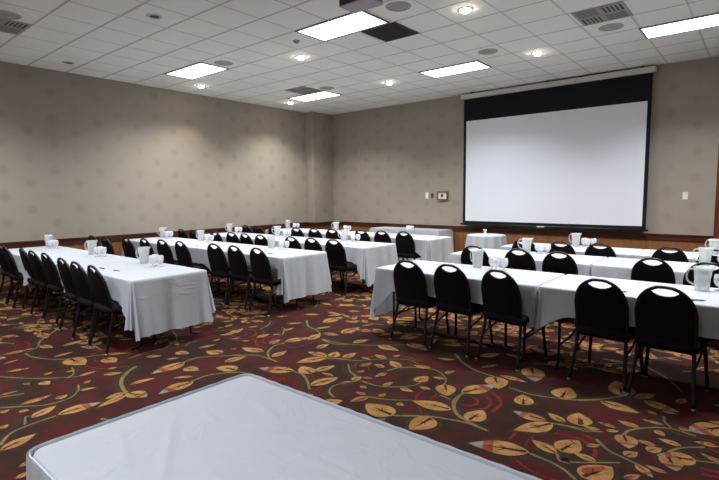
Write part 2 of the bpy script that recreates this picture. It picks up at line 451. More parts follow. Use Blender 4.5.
LEAVES = [[-1.037,2.868,-1.389,2.731,1,'m'],[-0.9,3.0,-0.848,3.213,2,'g'],[-0.902,2.957,-1.089,3.031,1,'g'],[-0.716,2.791,-0.606,3.009,2,'g'],[-0.692,3.01,-0.828,3.029,1,'g'],[-1.055,3.348,-1.231,3.076,1,'g'],[-1.106,3.359,-1.349,3.362,1,'m'],[-0.992,3.409,-1.138,3.492,1,'g'],[-0.886,3.443,-0.97,3.615,2,'g'],[-1.327,3.504,-1.404,3.691,2,'g'],[-1.144,3.807,-1.161,4.067,2,'g'],[-1.739,3.91,-1.603,3.677,2,'g'],[-1.798,3.416,-1.653,3.747,1,'m'],[-1.531,3.017,-1.524,3.233,2,'g'],[-1.715,3.97,-1.468,3.954,0,'m'],[-1.574,4.331,-1.423,4.021,2,'m'],[-2.079,4.321,-1.961,4.53,1,'g'],[-1.916,4.555,-1.708,4.516,0,'g'],[-1.932,4.046,-1.845,4.206,0,'g'],[-0.791,3.184,-0.723,3.226,1,'g'],[-1.991,2.748,-2.273,2.78,2,'g'],[-1.708,3.096,-2.029,3.044,1,'g'],[-1.752,2.894,-1.781,2.644,2,'g'],[-2.339,2.89,-2.39,2.728,1,'g'],[-2.375,2.906,-2.477,2.899,1,'p'],[-2.277,2.944,-2.26,3.027,1,'g'],[-2.095,2.938,-2.035,2.934,2,'g'],[-2.65,3.072,-2.654,3.185,2,'g'],[-2.374,3.132,-2.357,3.255,1,'g'],[-2.246,3.198,-2.111,3.193,1,'g'],[-2.133,3.319,-2.021,3.324,1,'g'],[-2.213,3.389,-2.203,3.558,2,'g'],[-1.989,3.484,-1.858,3.292,2,'g'],[-2.053,3.596,-2.163,3.569,1,'g'],[-2.113,3.699,-2.077,3.821,1,'p'],[-2.284,3.746,-2.45,3.713,1,'g'],[-3.358,3.386,-3.247,3.369,2,'g'],[-3.229,3.4,-3.248,3.545,2,'g'],[-3.104,3.447,-3.109,3.655,1,'g'],[-2.981,3.58,-2.86,3.573,0,'g'],[-2.758,3.696,-2.925,3.729,1,'g'],[-2.741,3.787,-2.708,3.865,1,'g'],[-2.509,3.574,-2.701,3.675,1,'g'],[-2.826,3.376,-2.8,3.523,1,'p'],[-2.629,3.487,-2.763,3.504,1,'g'],[-2.536,3.398,-2.556,3.256,1,'m'],[-2.642,3.187,-2.545,3.21,1,'p'],[-2.753,3.24,-2.715,3.314,0,'g'],[-2.527,3.017,-2.452,3.021,1,'g'],[-3.089,3.997,-2.803,3.972,1,'g'],[-3.341,3.879,-3.292,4.087,1,'g'],[-2.877,4.226,-2.574,4.153,1,'m'],[-3.03,4.316,-2.936,4.638,1,'m'],[-3.865,3.978,-3.681,4.006,0,'m'],[-3.722,4.139,-3.585,4.151,0,'g'],[-2.377,4.025,-2.211,4.089,0,'g'],[-2.576,4.432,-2.352,4.53,0,'g'],[-3.069,3.091,-3.032,3.243,1,'g'],[-2.839,2.856,-2.796,3.036,1,'g'],[-2.688,2.938,-2.656,3.048,0,'p'],[-3.222,2.909,-3.54,2.758,1,'m'],[-2.859,2.765,-2.807,3.045,1,'g'],[-3.051,2.966,-3.256,3.032,2,'g'],[-3.065,3.02,-3.016,3.238,1,'g'],[-2.849,3.037,-2.996,3.035,0,'g'],[-3.238,3.351,-3.362,3.064,1,'g'],[-3.268,3.382,-3.516,3.365,1,'m'],[-3.518,3.502,-3.522,3.697,1,'g'],[-3.198,3.398,-3.282,3.551,2,'g'],[-3.105,3.449,-3.087,3.623,1,'g'],[-3.807,3.663,-3.874,3.919,1,'g'],[-3.959,3.447,-3.851,3.728,1,'m'],[-3.682,3.038,-3.704,3.25,1,'g'],[-3.88,3.094,-4.159,3.03,1,'g'],[-3.92,2.657,-3.893,2.887,1,'g'],[-3.649,2.581,-3.856,2.555,2,'g'],[-3.85,3.938,-3.648,3.991,1,'p'],[-4.059,4.029,-3.977,4.222,0,'g'],[-4.178,4.285,-4.181,4.652,1,'m'],[-3.679,4.073,-3.684,4.405,1,'m'],[-4.033,4.527,-3.839,4.551,0,'g'],[-4.54,4.733,-4.318,4.743,0,'g'],[-4.373,4.558,-4.263,4.786,0,'g'],[-4.515,3.972,-4.385,4.123,0,'g'],[-4.3,3.715,-4.297,3.901,0,'g'],[-5.144,3.929,-4.997,4.043,1,'g'],[-4.875,4.111,-4.782,4.239,1,'m'],[-4.327,3.353,-4.328,3.54,1,'g'],[-4.015,3.289,-4.065,3.479,1,'p'],[-4.29,3.549,-4.198,3.601,0,'g'],[-4.497,3.139,-4.467,3.244,0,'g'],[-4.353,3.174,-4.286,3.227,1,'g'],[-5.196,3.527,-5.165,3.616,0,'g'],[-4.977,3.391,-5.023,3.536,1,'g'],[-4.7,3.27,-4.767,3.497,1,'m'],[-4.944,3.66,-4.923,3.741,0,'g'],[-4.759,3.169,-4.662,3.214,0,'g'],[-4.213,2.925,-4.176,2.963,1,'p'],[-4.73,3.561,-4.716,3.692,0,'g'],[-4.69,4.424,-4.497,4.546,0,'g'],[-4.353,4.954,-4.185,5.008,1,'g'],[-4.649,5.041,-4.594,5.251,0,'g'],[-5.029,5.089,-4.741,5.053,0,'g'],[-3.943,1.713,-3.936,1.549,1,'g'],[-3.905,1.719,-3.716,1.782,2,'m'],[-4.077,1.815,-4.052,2.032,0,'g'],[-4.506,1.778,-4.409,1.904,1,'g'],[-4.221,2.408,-4.179,2.05,1,'m'],[-3.711,2.19,-3.695,1.862,1,'m'],[-3.826,2.26,-3.926,2.121,0,'g'],[-3.69,2.597,-3.855,2.51,2,'g'],[-4.085,2.327,-3.918,2.37,2,'g'],[-4.171,2.801,-4.359,2.73,2,'g'],[-4.575,2.528,-4.42,2.572,2,'m'],[-4.447,2.342,-4.381,2.453,0,'g'],[-4.686,2.255,-4.569,2.363,1,'g'],[-3.927,2.655,-3.918,2.828,1,'g'],[-4.503,2.73,-4.47,2.926,0,'g'],[-4.884,1.916,-4.863,2.041,2,'g'],[-5.101,1.986,-4.94,2.191,0,'g'],[-5.24,3.506,-5.178,3.639,0,'g'],[-5.019,3.301,-4.982,3.386,1,'g'],[-4.699,3.19,-4.713,3.361,1,'g'],[-4.609,2.976,-4.604,3.073,0,'g'],[-5.336,2.999,-5.319,3.066,1,'g'],[-4.925,2.727,-4.853,2.802,1,'g'],[-5.263,3.11,-5.249,3.288,0,'m'],[-4.617,1.859,-4.598,1.939,0,'g'],[-3.924,1.211,-3.899,1.509,1,'m'],[-3.896,1.701,-3.821,1.443,0,'g'],[-3.64,0.788,-3.719,1.01,1,'g'],[-4.02,1.07,-4.108,1.261,1,'g'],[-4.244,1.306,-4.269,1.394,2,'g'],[-4.346,1.091,-4.366,1.317,0,'m'],[-5.228,1.748,-4.912,1.773,2,'g'],[-4.95,1.969,-4.752,1.989,2,'g'],[-5.892,1.366,-5.893,1.649,0,'m'],[-5.399,1.66,-5.425,1.862,0,'g'],[-5.732,1.858,-5.784,2.104,0,'g'],[-5.945,1.717,-5.739,1.771,1,'g'],[-4.918,1.428,-4.939,1.51,1,'g'],[-4.745,1.351,-4.632,1.379,2,'g'],[-4.839,1.58,-4.836,1.663,1,'g'],[-4.631,1.609,-4.646,1.774,0,'g'],[-4.83,1.247,-4.755,1.272,1,'p'],[-3.992,0.874,-4.026,0.923,2,'g'],[-3.321,0.81,-3.365,0.884,1,'m'],[-3.198,0.754,-3.231,0.832,1,'g'],[-4.279,1.492,-4.236,1.609,0,'g'],[-4.415,1.579,-4.436,1.625,1,'g'],[-5.556,1.282,-5.596,1.421,0,'g'],[-5.281,1.238,-5.222,1.419,0,'m'],[-4.686,1.044,-4.679,1.171,0,'p'],[-4.494,1.766,-4.422,1.872,0,'g'],[-4.286,0.946,-4.304,1.0,2,'g'],[-4.214,1.045,-4.179,1.1,2,'g'],[-0.784,4.156,-0.895,4.463,2,'g'],[-0.897,3.946,-0.618,3.896,1,'g'],[-0.702,4.18,-0.585,4.358,1,'g'],[-0.639,4.165,-0.396,4.09,1,'m'],[-0.898,3.425,-0.963,3.629,2,'g'],[-0.778,3.453,-0.884,3.432,0,'g'],[-0.698,3.541,-0.82,3.559,0,'m'],[-0.575,3.653,-0.718,3.675,1,'g'],[-0.456,3.795,-0.593,3.8,0,'m'],[-0.741,3.461,-0.672,3.508,1,'g'],[-0.643,3.474,-0.575,3.301,2,'m'],[-0.49,3.673,-0.426,3.624,2,'g'],[-0.372,3.817,-0.321,3.804,2,'g'],[-0.583,3.976,-0.521,3.949,1,'g'],[-0.506,4.039,-0.404,4.053,0,'g'],[-0.507,3.131,-0.402,3.033,1,'m'],[-0.528,2.928,-0.462,3.022,1,'p'],[-0.347,3.135,-0.462,3.154,0,'g'],[-0.574,3.189,-0.524,3.282,2,'g'],[-0.448,3.439,-0.561,3.448,1,'g'],[-0.48,3.34,-0.416,3.429,2,'g'],[-0.326,3.537,-0.459,3.56,1,'g'],[-0.376,3.354,-0.311,3.192,2,'m'],[-0.143,3.674,-0.272,3.657,1,'m'],[-0.789,3.167,-0.723,3.236,0,'g'],[-0.892,3.181,-0.807,3.106,2,'g'],[-0.692,3.009,-0.827,3.036,1,'g'],[-0.432,4.262,-0.399,4.404,1,'p']]
STEMS = [[1.0,[[-1.034,2.859],[-0.852,2.825],[-0.732,2.747]]],[0.8,[[-1.055,3.348],[-0.938,3.376],[-0.762,3.43]]],[0.8,[[-1.542,3.762],[-1.353,3.739],[-1.161,3.794],[-1.02,3.862],[-0.903,3.969]]],[1,[[-2.306,4.246],[-2.113,4.049],[-1.924,3.947],[-1.739,3.91]]],[1.2,[[-1.788,3.424],[-1.769,3.242],[-1.669,3.082],[-1.543,3.007],[-1.359,2.963]]],[1,[[-1.64,2.95],[-1.527,2.978],[-1.359,2.963]]],[0.7,[[-0.902,2.957],[-0.865,2.889],[-0.812,2.894]]],[1,[[-1.991,2.748],[-1.762,2.909],[-1.502,2.984]]],[1.3,[[-1.51,2.999],[-1.639,3.055],[-1.733,3.176],[-1.792,3.384]]],[0.7,[[-2.339,2.89],[-2.18,2.95],[-2.034,3.051]]],[0.7,[[-2.545,2.713],[-2.651,2.772],[-2.703,2.882],[-2.671,2.991],[-2.617,3.079]]],[0.7,[[-2.579,3.11],[-2.418,3.11],[-2.299,3.174],[-2.193,3.29],[-2.174,3.4]]],[0.7,[[-2.625,3.119],[-2.824,3.227],[-2.953,3.353]]],[0.7,[[-2.563,3.434],[-2.516,3.584],[-2.384,3.689],[-2.238,3.73],[-2.102,3.659],[-2.02,3.556],[-1.987,3.424]]],[0.6,[[-3.253,3.278],[-3.135,3.414],[-2.952,3.476],[-2.816,3.625],[-2.59,3.805],[-2.434,3.766]]],[0.7,[[-3.71,3.78],[-3.468,3.78],[-3.276,3.859],[-3.051,4.007],[-2.816,4.223]]],[1.1,[[-2.309,4.244],[-2.144,4.077],[-2.005,3.991]]],[0.7,[[-1.912,3.277],[-1.805,3.251]]],[1,[[-2.803,2.698],[-2.946,2.812],[-3.08,2.891],[-3.214,2.902]]],[0.7,[[-3.247,3.36],[-3.061,3.43],[-2.908,3.499]]],[1,[[-4.444,4.245],[-4.208,4.053],[-3.999,3.986],[-3.849,3.886],[-3.764,3.717]]],[1,[[-3.93,3.421],[-3.935,3.279],[-3.825,3.104],[-3.659,2.993],[-3.534,2.979]]],[0.8,[[-4.112,2.729],[-3.963,2.871],[-3.831,2.976],[-3.542,2.972]]],[0.7,[[-3.708,2.455],[-3.611,2.565],[-3.477,2.626]]],[0.9,[[-3.7,3.767],[-3.478,3.731],[-3.31,3.845]]],[0.6,[[-4.571,3.593],[-4.639,3.776],[-4.764,3.929]]],[0.6,[[-4.189,3.618],[-4.335,3.778],[-4.434,3.816]]],[0.7,[[-2.942,3.339],[-2.82,3.229],[-2.686,3.173]]],[0.8,[[-4.852,4.802],[-5.054,5.069],[-5.325,5.229]]],[1.5,[[-4.486,2.061],[-4.362,1.904],[-4.205,1.796],[-4.025,1.734],[-3.931,1.723]]],[0.9,[[-4.239,2.408],[-4.241,2.556],[-4.134,2.708],[-3.981,2.874]]],[0.8,[[-3.736,2.187],[-3.745,2.366],[-3.613,2.563]]],[0.7,[[-4.767,2.117],[-4.812,2.348],[-4.775,2.498]]],[0.8,[[-4.798,2.522],[-4.909,2.695],[-5.063,2.806],[-5.307,2.895]]],[0.6,[[-4.688,2.693],[-4.749,2.776],[-4.746,2.869]]],[0.7,[[-4.928,3.213],[-4.872,3.31],[-4.833,3.448]]],[1.3,[[-4.423,1.972],[-4.247,1.822],[-4.026,1.735],[-3.884,1.703]]],[0.9,[[-3.725,0.809],[-3.85,0.892],[-3.898,0.996],[-3.916,1.198]]],[0.6,[[-3.936,1.007],[-4.064,1.047],[-4.07,1.074]]],[0.7,[[-4.403,0.975],[-4.285,1.105],[-4.184,1.222],[-4.179,1.374],[-4.289,1.483],[-4.435,1.537]]],[0.8,[[-5.772,1.523],[-5.549,1.541],[-5.251,1.694],[-5.081,2.009],[-4.917,2.201]]],[0.8,[[-6.503,2.053],[-6.142,1.777],[-5.909,1.677],[-5.795,1.544]]],[0.6,[[-5.185,1.166],[-4.964,1.296],[-4.788,1.436],[-4.631,1.609]]],[0.6,[[-4.937,1.667],[-4.748,1.613],[-4.667,1.533]]],[0.8,[[-1.083,3.826],[-0.906,3.98],[-0.784,4.156]]],[0.9,[[-0.774,5.022],[-0.567,4.796],[-0.43,4.533]]],[0.8,[[-0.948,3.371],[-0.852,3.372],[-0.758,3.434]]],[0.8,[[-0.641,3.467],[-0.62,3.572],[-0.523,3.696],[-0.416,3.768],[-0.268,3.752]]],[0.7,[[-0.479,3.957],[-0.457,3.852],[-0.411,3.786]]],[0.9,[[-0.764,3.301],[-0.675,3.205],[-0.569,3.161],[-0.483,3.126],[-0.448,3.072]]],[0.8,[[-0.378,3.352],[-0.372,3.423],[-0.318,3.524],[-0.21,3.619]]],[0.7,[[-0.812,2.911],[-0.696,2.998],[-0.581,3.091]]]]
for x0, y0, x1, y1, fat, kind in LEAVES: leaf(x0, y0, x1, y1, fat, kind)
for w, pts in STEMS:
    ribbon(pts, 0.13, 0.10, 0.0002, HALO)
    ribbon(pts, 0.020*w+0.004, 0.014*w+0.003, 0.0008, STEM)
known = [((l[0]+l[2])/2, (l[1]+l[3])/2) for l in LEAVES]+[tuple(p) for s in STEMS for p in s[1]]
def near_known(x, y, r):
    return any((x-a)**2+(y-b)**2 < r*r for a, b in known)
# the same kind of vines over the rest of the carpet
gy = YF+0.3
row = 0
while gy < YB:
    gx = XL+0.2+(0.28 if row % 2 else 0)
    while gx < XR:
        x, y = gx+random.uniform(-.12, .12), gy+random.uniform(-.12, .12)
        gx += 0.50
        if y > 7.5 and x > -1: pass
        if near_known(x, y, 0.20): continue
        ang = random.uniform(-0.6, 0.6)+(PI if random.random() < 0.5 else 0)+0.35
        ln = random.uniform(0.5, 0.8); k = random.uniform(-1.6, 1.6)
        pts = []; px, py = x-math.cos(ang)*ln/2, y-math.sin(ang)*ln/2; a = ang-k*ln/2
        for i in range(6):
            pts.append((px, py)); px += math.cos(a)*ln/5; py += math.sin(a)*ln/5; a += k*ln/5
        if any(near_known(q[0], q[1], 0.07) for q in pts): continue
        ribbon(pts, 0.13, 0.10, 0.0002, HALO, 3)
        ribbon(pts, 0.022, 0.014, 0.0008, STEM, 4)
        for i in range(1, 6):
            (qx, qy), (rx, ry) = pts[i], pts[i-1]
            da = math.atan2(qy-ry, qx-rx); s = 1 if i % 2 else -1
            la = da+s*random.uniform(0.5, 1.0) if i < 5 else da
            L_ = random.uniform(0.13, 0.21)*(1.4 if i == 5 else 1)
            leaf(qx, qy, qx+math.cos(la)*L_, qy+math.sin(la)*L_, random.choice((0, 1, 1, 2)), random.choice('gggmp' if i < 5 else 'm'), True)
    gy += 0.36; row += 1
# red scrolls woven under the vines
for sx, sy_ in [(-0.87, 3.05), (-0.65, 2.45), (-1.7, 3.3), (-3.1, 2.7), (-4.6, 3.3), (-2.6, 3.6), (-0.2, 3.5)]+[(random.uniform(XL, XR), random.uniform(YF, YB)) for _ in range(60)]:
    ph = random.uniform(0, 6.28)
    for q in range(3):
        r0 = 0.07+0.085*q; a0 = ph+q*0.7
        pts = [(sx+r0*(1+.12*t)*math.cos(a0+t*0.75), sy_+r0*(1+.12*t)*math.sin(a0+t*0.75)) for t in range(7)]
        ribbon(pts, 0.030, 0.012, 0.0001, RED, 3)
poly([(XL-T, YF-T), (XR+T, YF-T), (XR+T, YB+T), (XL-T, YB+T)], 0.0, BASE)
struct('floor', fm, [
    carpet('carpet_ground', srgb(60, 24, 22), srgb(42, 26, 21), 1.9, 0.42, 0.58),
    carpet('carpet_olive', srgb(48, 36, 26), srgb(40, 32, 25), 6.0),
    carpet('carpet_red_scroll', srgb(98, 29, 27), srgb(88, 27, 26), 8.0),
    carpet('carpet_stem', srgb(112, 87, 57), srgb(97, 78, 52), 6.0),
    carpet('carpet_gold', srgb(142, 104, 62), srgb(127, 92, 55), 7.0),
    carpet('carpet_orange', srgb(122, 62, 42), srgb(106, 50, 36), 7.0),
    carpet('carpet_grey', srgb(116, 108, 94), srgb(102, 98, 88), 7.0),
    carpet('carpet_rib', srgb(62, 34, 22), srgb(54, 30, 20), 7.0),
    carpet('carpet_rose', srgb(130, 88, 66), srgb(114, 72, 56), 7.0),
    carpet('carpet_tan', srgb(130, 94, 58), srgb(144, 106, 66), 7.0)])

# ------------------------------------------------------------------ ceiling fixtures
def troffer(x, y, label):
    t = thing('ceiling_light', label, 'ceiling light', (x+0.61, y+0.305, CEIL), 0, 'fluorescent ceiling panels')
    bm = bmesh.new()
    for b in ((-0.60, 0.60, -0.297, -0.268), (-0.60, 0.60, 0.268, 0.297), (-0.60, -0.572, -0.268, 0.268), (0.572, 0.60, -0.268, 0.268)):
        box(bm, b[0], b[1], b[2], b[3], -0.014, 0.0)
    obj('light_frame', bm, MT['troffer'], t)
    obj('diffuser', bbox_bm(-0.572, 0.572, -0.268, 0.268, -0.008, -0.001), MT['diffuser'], t)
    ld = bpy.data.lights.new('panel_light', 'AREA')
    ld.shape = 'RECTANGLE'; ld.size = 1.14; ld.size_y = 0.53; ld.energy = TROFFER_WATTS; ld.color = (0.92, 0.965, 1.0)
    ld.spread = math.radians(TROFFER_SPREAD)
    lo = bpy.data.objects.new('panel_light', ld); C.objects.link(lo); lo.parent = t; lo.location = (0, 0, -0.016)
for x, y, l in ((-5.14, 4.77, 'large lit ceiling panel partly hidden behind the hanging projector'),
                (-5.11, 7.84, 'lit ceiling panel in front of the left half of the screen'),
                (-8.72, 7.84, 'lit ceiling panel next to the air vent near the far corner'),
                (-8.70, 4.78, 'lit ceiling panel above the left wall, next to a round speaker'),
                (-1.49, 7.84, 'lit ceiling panel at the right, in front of the screen housing'),
                (-8.74, 1.13, 'lit ceiling panel near the left wall beside the camera side vent'),
                (-5.08, 0.91, 'lit ceiling panel over the nearest left table row'),
                (-1.42, 4.79, 'lit ceiling panel over the nearest right table row'),
                (-5.08, -1.31, 'lit ceiling panel left of centre behind the camera'),
                (-1.42, -1.31, 'lit ceiling panel right of centre behind the camera')):
    troffer(x, y, l)

def downlight(x, y, lit, label):
    t = thing('downlight', label, 'downlight', (x, y, CEIL), 0, 'round recessed downlights')
    bm = bmesh.new()
    lathe(bm, [(0.062, -0.001), (0.062, -0.010), (0.090, -0.006), (0.095, 0.0)], seg=24, cap0=False, cap1=False)
    obj('trim_ring', bm, MT['trimring'], t, True)
    bm = bmesh.new(); lathe(bm, [(0.0615, -0.0005), (0.0615, -0.004)] if not lit else [(0.055, -0.0005), (0.055, -0.012), (0.047, -0.028), (0.030, -0.040), (0.010, -0.045)], seg=24)
    obj('lamp_face' if lit else 'baffle', bm, MT['lampface'] if lit else MT['baffle'], t)
    if lit:
        ld = bpy.data.lights.new('downlight_beam', 'SPOT')
        ld.energy = DOWNLIGHT_WATTS; ld.color = (1.0, 0.88, 0.74); ld.spot_size = math.radians(112); ld.spot_blend = 0.6
        ld.shadow_soft_size = 0.05
        lo = bpy.data.objects.new('downlight_beam', ld); C.objects.link(lo); lo.parent = t; lo.location = (0, 0, -0.055)
for x, y, lit, l in ((-6.0, 5.72, 1, 'small bright downlight between the left panel and the projector panel'),
                     (-6.0, 8.17, 1, 'small bright downlight left of the screen, over the back rows'),
                     (-2.97, 5.63, 1, 'small bright downlight at the top, right of the projector'),
                     (-2.97, 8.10, 1, 'small bright downlight in front of the middle of the screen'),
                     (-9.08, 8.28, 1, 'bright downlight close to the left wall near the far corner panel'),
                     (-9.10, 5.82, 1, 'bright downlight close to the left wall beside the left panel'),
                     (-9.18, 3.35, 0, 'unlit downlight close to the left wall at the left'),
                     (-6.05, 3.24, 0, 'unlit downlight with dark opening near the top left'),
                     (-9.10, 0.90, 1, 'bright downlight by the left wall beside the camera'),
                     (-0.10, 5.60, 1, 'bright downlight over the right end of the nearest right row'),
                     (-0.10, 8.10, 1, 'bright downlight over the far right tables')):
    downlight(x, y, lit, l)

def speaker(x, y, label):
    t = thing('ceiling_speaker', label, 'speaker', (x, y, CEIL), 0, 'round flush ceiling speakers')
    bm = bmesh.new(); lathe(bm, [(0.105, -0.002), (0.11, -0.012), (0.150, -0.008), (0.158, 0.0)], seg=32, cap0=False, cap1=False)
    obj('speaker_rim', bm, MT['grille'], t, True)
    bm = bmesh.new(); lathe(bm, [(0.0, -0.014), (0.05, -0.013), (0.085, -0.009), (0.107, -0.005)], seg=32, cap0=False, cap1=False)
    obj('speaker_mesh', bm, MT['ventmet'], t, True)
for x, y, l in ((-3.54, 5.01, 'round ceiling speaker at the top, just right of the projector'),
                (-3.54, 7.49, 'round ceiling speaker beside the panel in front of the screen'),
                (-7.26, 5.10, 'round ceiling speaker beside the lit panel at the left wall'),
                (-7.30, 7.69, 'round ceiling speaker beside the far corner panel'),
                (-1.76, 7.54, 'round ceiling speaker beside the vent at the upper right'),
                (-7.37, 2.02, 'round ceiling speaker beside the vent in the top left corner')):
    speaker(x, y, l)

def vent(x, y, label):
    t = thing('ceiling_vent', label, 'vent', (x+0.305, y+0.305, CEIL), 0, 'square supply air vents')
    bm = bmesh.new()
    for b in ((-0.295, 0.295, -0.295, -0.265), (-0.295, 0.295, 0.265, 0.295), (-0.295, -0.265, -0.265, 0.265), (0.265, 0.295, -0.265, 0.265),
              (-0.018, 0.018, -0.265, 0.265), (-0.265, -0.018, -0.018, 0.018), (0.018, 0.265, -0.018, 0.018)):
        box(bm, *b, -0.012, 0.0)
    obj('vent_frame', bm, MT['ventmet'], t)
    obj('vent_back', bbox_bm(-0.265, 0.265, -0.265, 0.265, -0.003, -0.0005), MT['ventdark'], t)
    bm = bmesh.new()
    for qx in (-1, 1):
        for qy in (-1, 1):
            for k in range(5):
                o = 0.035+0.047*k
                if qx*qy > 0: box(bm, min(qx*0.018, qx*0.265), max(qx*0.018, qx*0.265), qy*o-0.011, qy*o+0.011, -0.010, -0.006)
                else: box(bm, qx*o-0.011, qx*o+0.011, min(qy*0.018, qy*0.265), max(qy*0.018, qy*0.265), -0.010, -0.006)
    obj('vent_louvres', bm, MT['ventmet'], t)
vent(-2.03, 6.62, 'grey square air vent at the upper right of the ceiling')
vent(-8.13, 7.23, 'grey square air vent beside the far corner ceiling panel')
vent(-8.13, 1.74, 'grey square air vent in the top left corner')
t = thing('return_grille', 'dark square return air grille beside the large ceiling panel', 'grille', (-4.165, 5.705, CEIL))
bm = bmesh.new()
for b in ((-0.295, 0.295, -0.295, -0.28), (-0.295, 0.295, 0.28, 0.295), (-0.295, -0.28, -0.28, 0.28), (0.28, 0.295, -0.28, 0.28)): box(bm, *b, -0.010, 0.0)
obj('grille_frame', bm, MT['returngrille'], t)
bm = bmesh.new()
for k in range(-10, 11):
    box(bm, k*0.0265-0.002, k*0.0265+0.002, -0.28, 0.28, -0.009, -0.003); box(bm, -0.28, 0.28, k*0.0265-0.002, k*0.0265+0.002, -0.009, -0.003)
box(bm, -0.28, 0.28, -0.28, 0.28, -0.003, -0.0005)
obj('grille_core', bm, MT['returngrille'], t)
bm = bmesh.new(); lathe(bm, [(0.05, 0.0), (0.052, -0.012), (0.03, -0.03), (0.012, -0.045)], -5.43, 5.09, 20)
for v in bm.verts: v.co.z += CEIL
tag(obj('smoke_detector', bm, MT['ventmet'], None, True), 'small grey ceiling sensor near the left end of the projector panel', 'sensor')
# projector hung from the ceiling
t = thing('projector', 'ceiling projector hanging in front of the large lit panel', 'projector', (-3.17, 3.85, 3.45))
obj('projector_body', bbox_bm(-0.185, 0.185, -0.12, 0.12, 0.0, 0.11, bevel=0.008), MT['greyplastic'], t)
obj('connector_panel', bbox_bm(-0.175, 0.175, -0.124, -0.119, 0.012, 0.10), MT['darkplastic'], t)
bm = bmesh.new(); lathe(bm, [(0.03, 0.11), (0.03, 0.395), (0.07, 0.396), (0.07, 0.412)], 0, 0.02, 16)
obj('ceiling_mount', bm, MT['greyplastic'], t, False)
bm = bmesh.new()
for k in range(16): box(bm, 0.184, 0.1865, -0.1+k*0.0125, -0.1+k*0.0125+0.006, 0.02, 0.09)
obj('side_vent', bm, MT['darkplastic'], t)

# ------------------------------------------------------------------ projection screen
SY = 10.20
t = thing('projection_screen', 'large pulled down projection screen with black border on the far wall', 'projection screen', (-3.53, SY, 0.87))
ox, oz = -3.53, 0.87
bm = bbox_bm(-5.44-ox, -1.62-ox, -0.07, 0.10, 3.725-oz, 3.825-oz, bevel=0.012)
hs = obj('screen_housing', bm, MT['housing'], t)
bm = bmesh.new()
for x in (-5.2, -3.53, -1.85):
    box(bm, x-ox-0.03, x-ox+0.03, 0.0, 0.13, 3.80-oz, CEIL-oz); box(bm, x-ox-0.03, x-ox+0.03, 0.095, 0.13, 3.70-oz, 3.82-oz)
obj('mounting_bracket', bm, MT['bar'], t)
obj('black_border', bbox_bm(-5.385-ox, -1.665-ox, 0.0, 0.004, 0.915-oz, 3.74-oz), MT['screenblack'], t)
obj('white_screen_surface', bbox_bm(-5.32-ox, -1.73-ox, -0.003, -0.0004, 0.975-oz, 3.235-oz), MT['screenwhite'], t)
bm = bmesh.new(); tube(bm, [(-5.44-ox, 0.002, 0.90-oz), (-1.63-ox, 0.002, 0.90-oz)], 0.022, 12)
wb = obj('weight_bar', bm, MT['bar'], t, True)
obj('badge', bbox_bm(-3.66-ox, -3.50-ox, -0.024, -0.019, 0.888-oz, 0.912-oz), MT['badge'], wb)

# ------------------------------------------------------------------ things on the screen wall
t = thing('light_switch', 'ivory light switch plate right of the screen', 'switch', (-1.10, YB, 1.53))
obj('switch_plate', bbox_bm(-0.04, 0.04, -0.008, 0.0, -0.065, 0.065, bevel=0.003), MT['plate'], t)
obj('toggle', bbox_bm(-0.008, 0.008, -0.02, -0.008, -0.015, 0.015, bevel=0.002), MT['white'], t)
t = thing('light_switch', 'narrow ivory switch plate left of the framed wall box', 'switch', (-6.44, YB, 1.56))
obj('switch_plate', bbox_bm(-0.045, 0.045, -0.008, 0.0, -0.075, 0.075, bevel=0.003), MT['plate'], t)
obj('toggle', bbox_bm(-0.010, 0.010, -0.018, -0.008, -0.03, 0.03, bevel=0.002), MT['white'], t)
t = thing('wall_control', 'small dark wall control between the ivory plate and framed box', 'wall control', (-6.29, YB, 1.56))
obj('control_plate', bbox_bm(-0.035, 0.035, -0.012, 0.0, -0.055, 0.055, bevel=0.003), MT['platehole'], t)
obj('control_knob', bbox_bm(-0.012, 0.012, -0.02, -0.012, -0.02, 0.02, bevel=0.002), MT['bar'], t)
t = thing('wall_box', 'brown framed box with white panel and dark knob on the far wall', 'wall box', (-5.985, YB, 1.555))
bm = bmesh.new()
for b in ((-0.145, 0.145, 0.075, 0.10), (-0.145, 0.145, -0.10, -0.075), (-0.145, -0.115, -0.075, 0.075), (0.115, 0.145, -0.075, 0.075)): box(bm, b[0], b[1], -0.055, 0, b[2], b[3])
obj('box_frame', bm, MT['boxwood'], t)
obj('box_panel', bbox_bm(-0.115, 0.115, -0.035, 0, -0.075, 0.075), MT['plate'], t)
bm = bmesh.new(); lathe(bm, [(0.035, 0), (0.033, 0.015), (0.0, 0.016)], seg=20, cap1=False)
for v in bm.verts: v.co = Vector((v.co.x-0.01, -0.035-v.co.z, v.co.y))
obj('box_knob', bm, MT['platehole'], t)

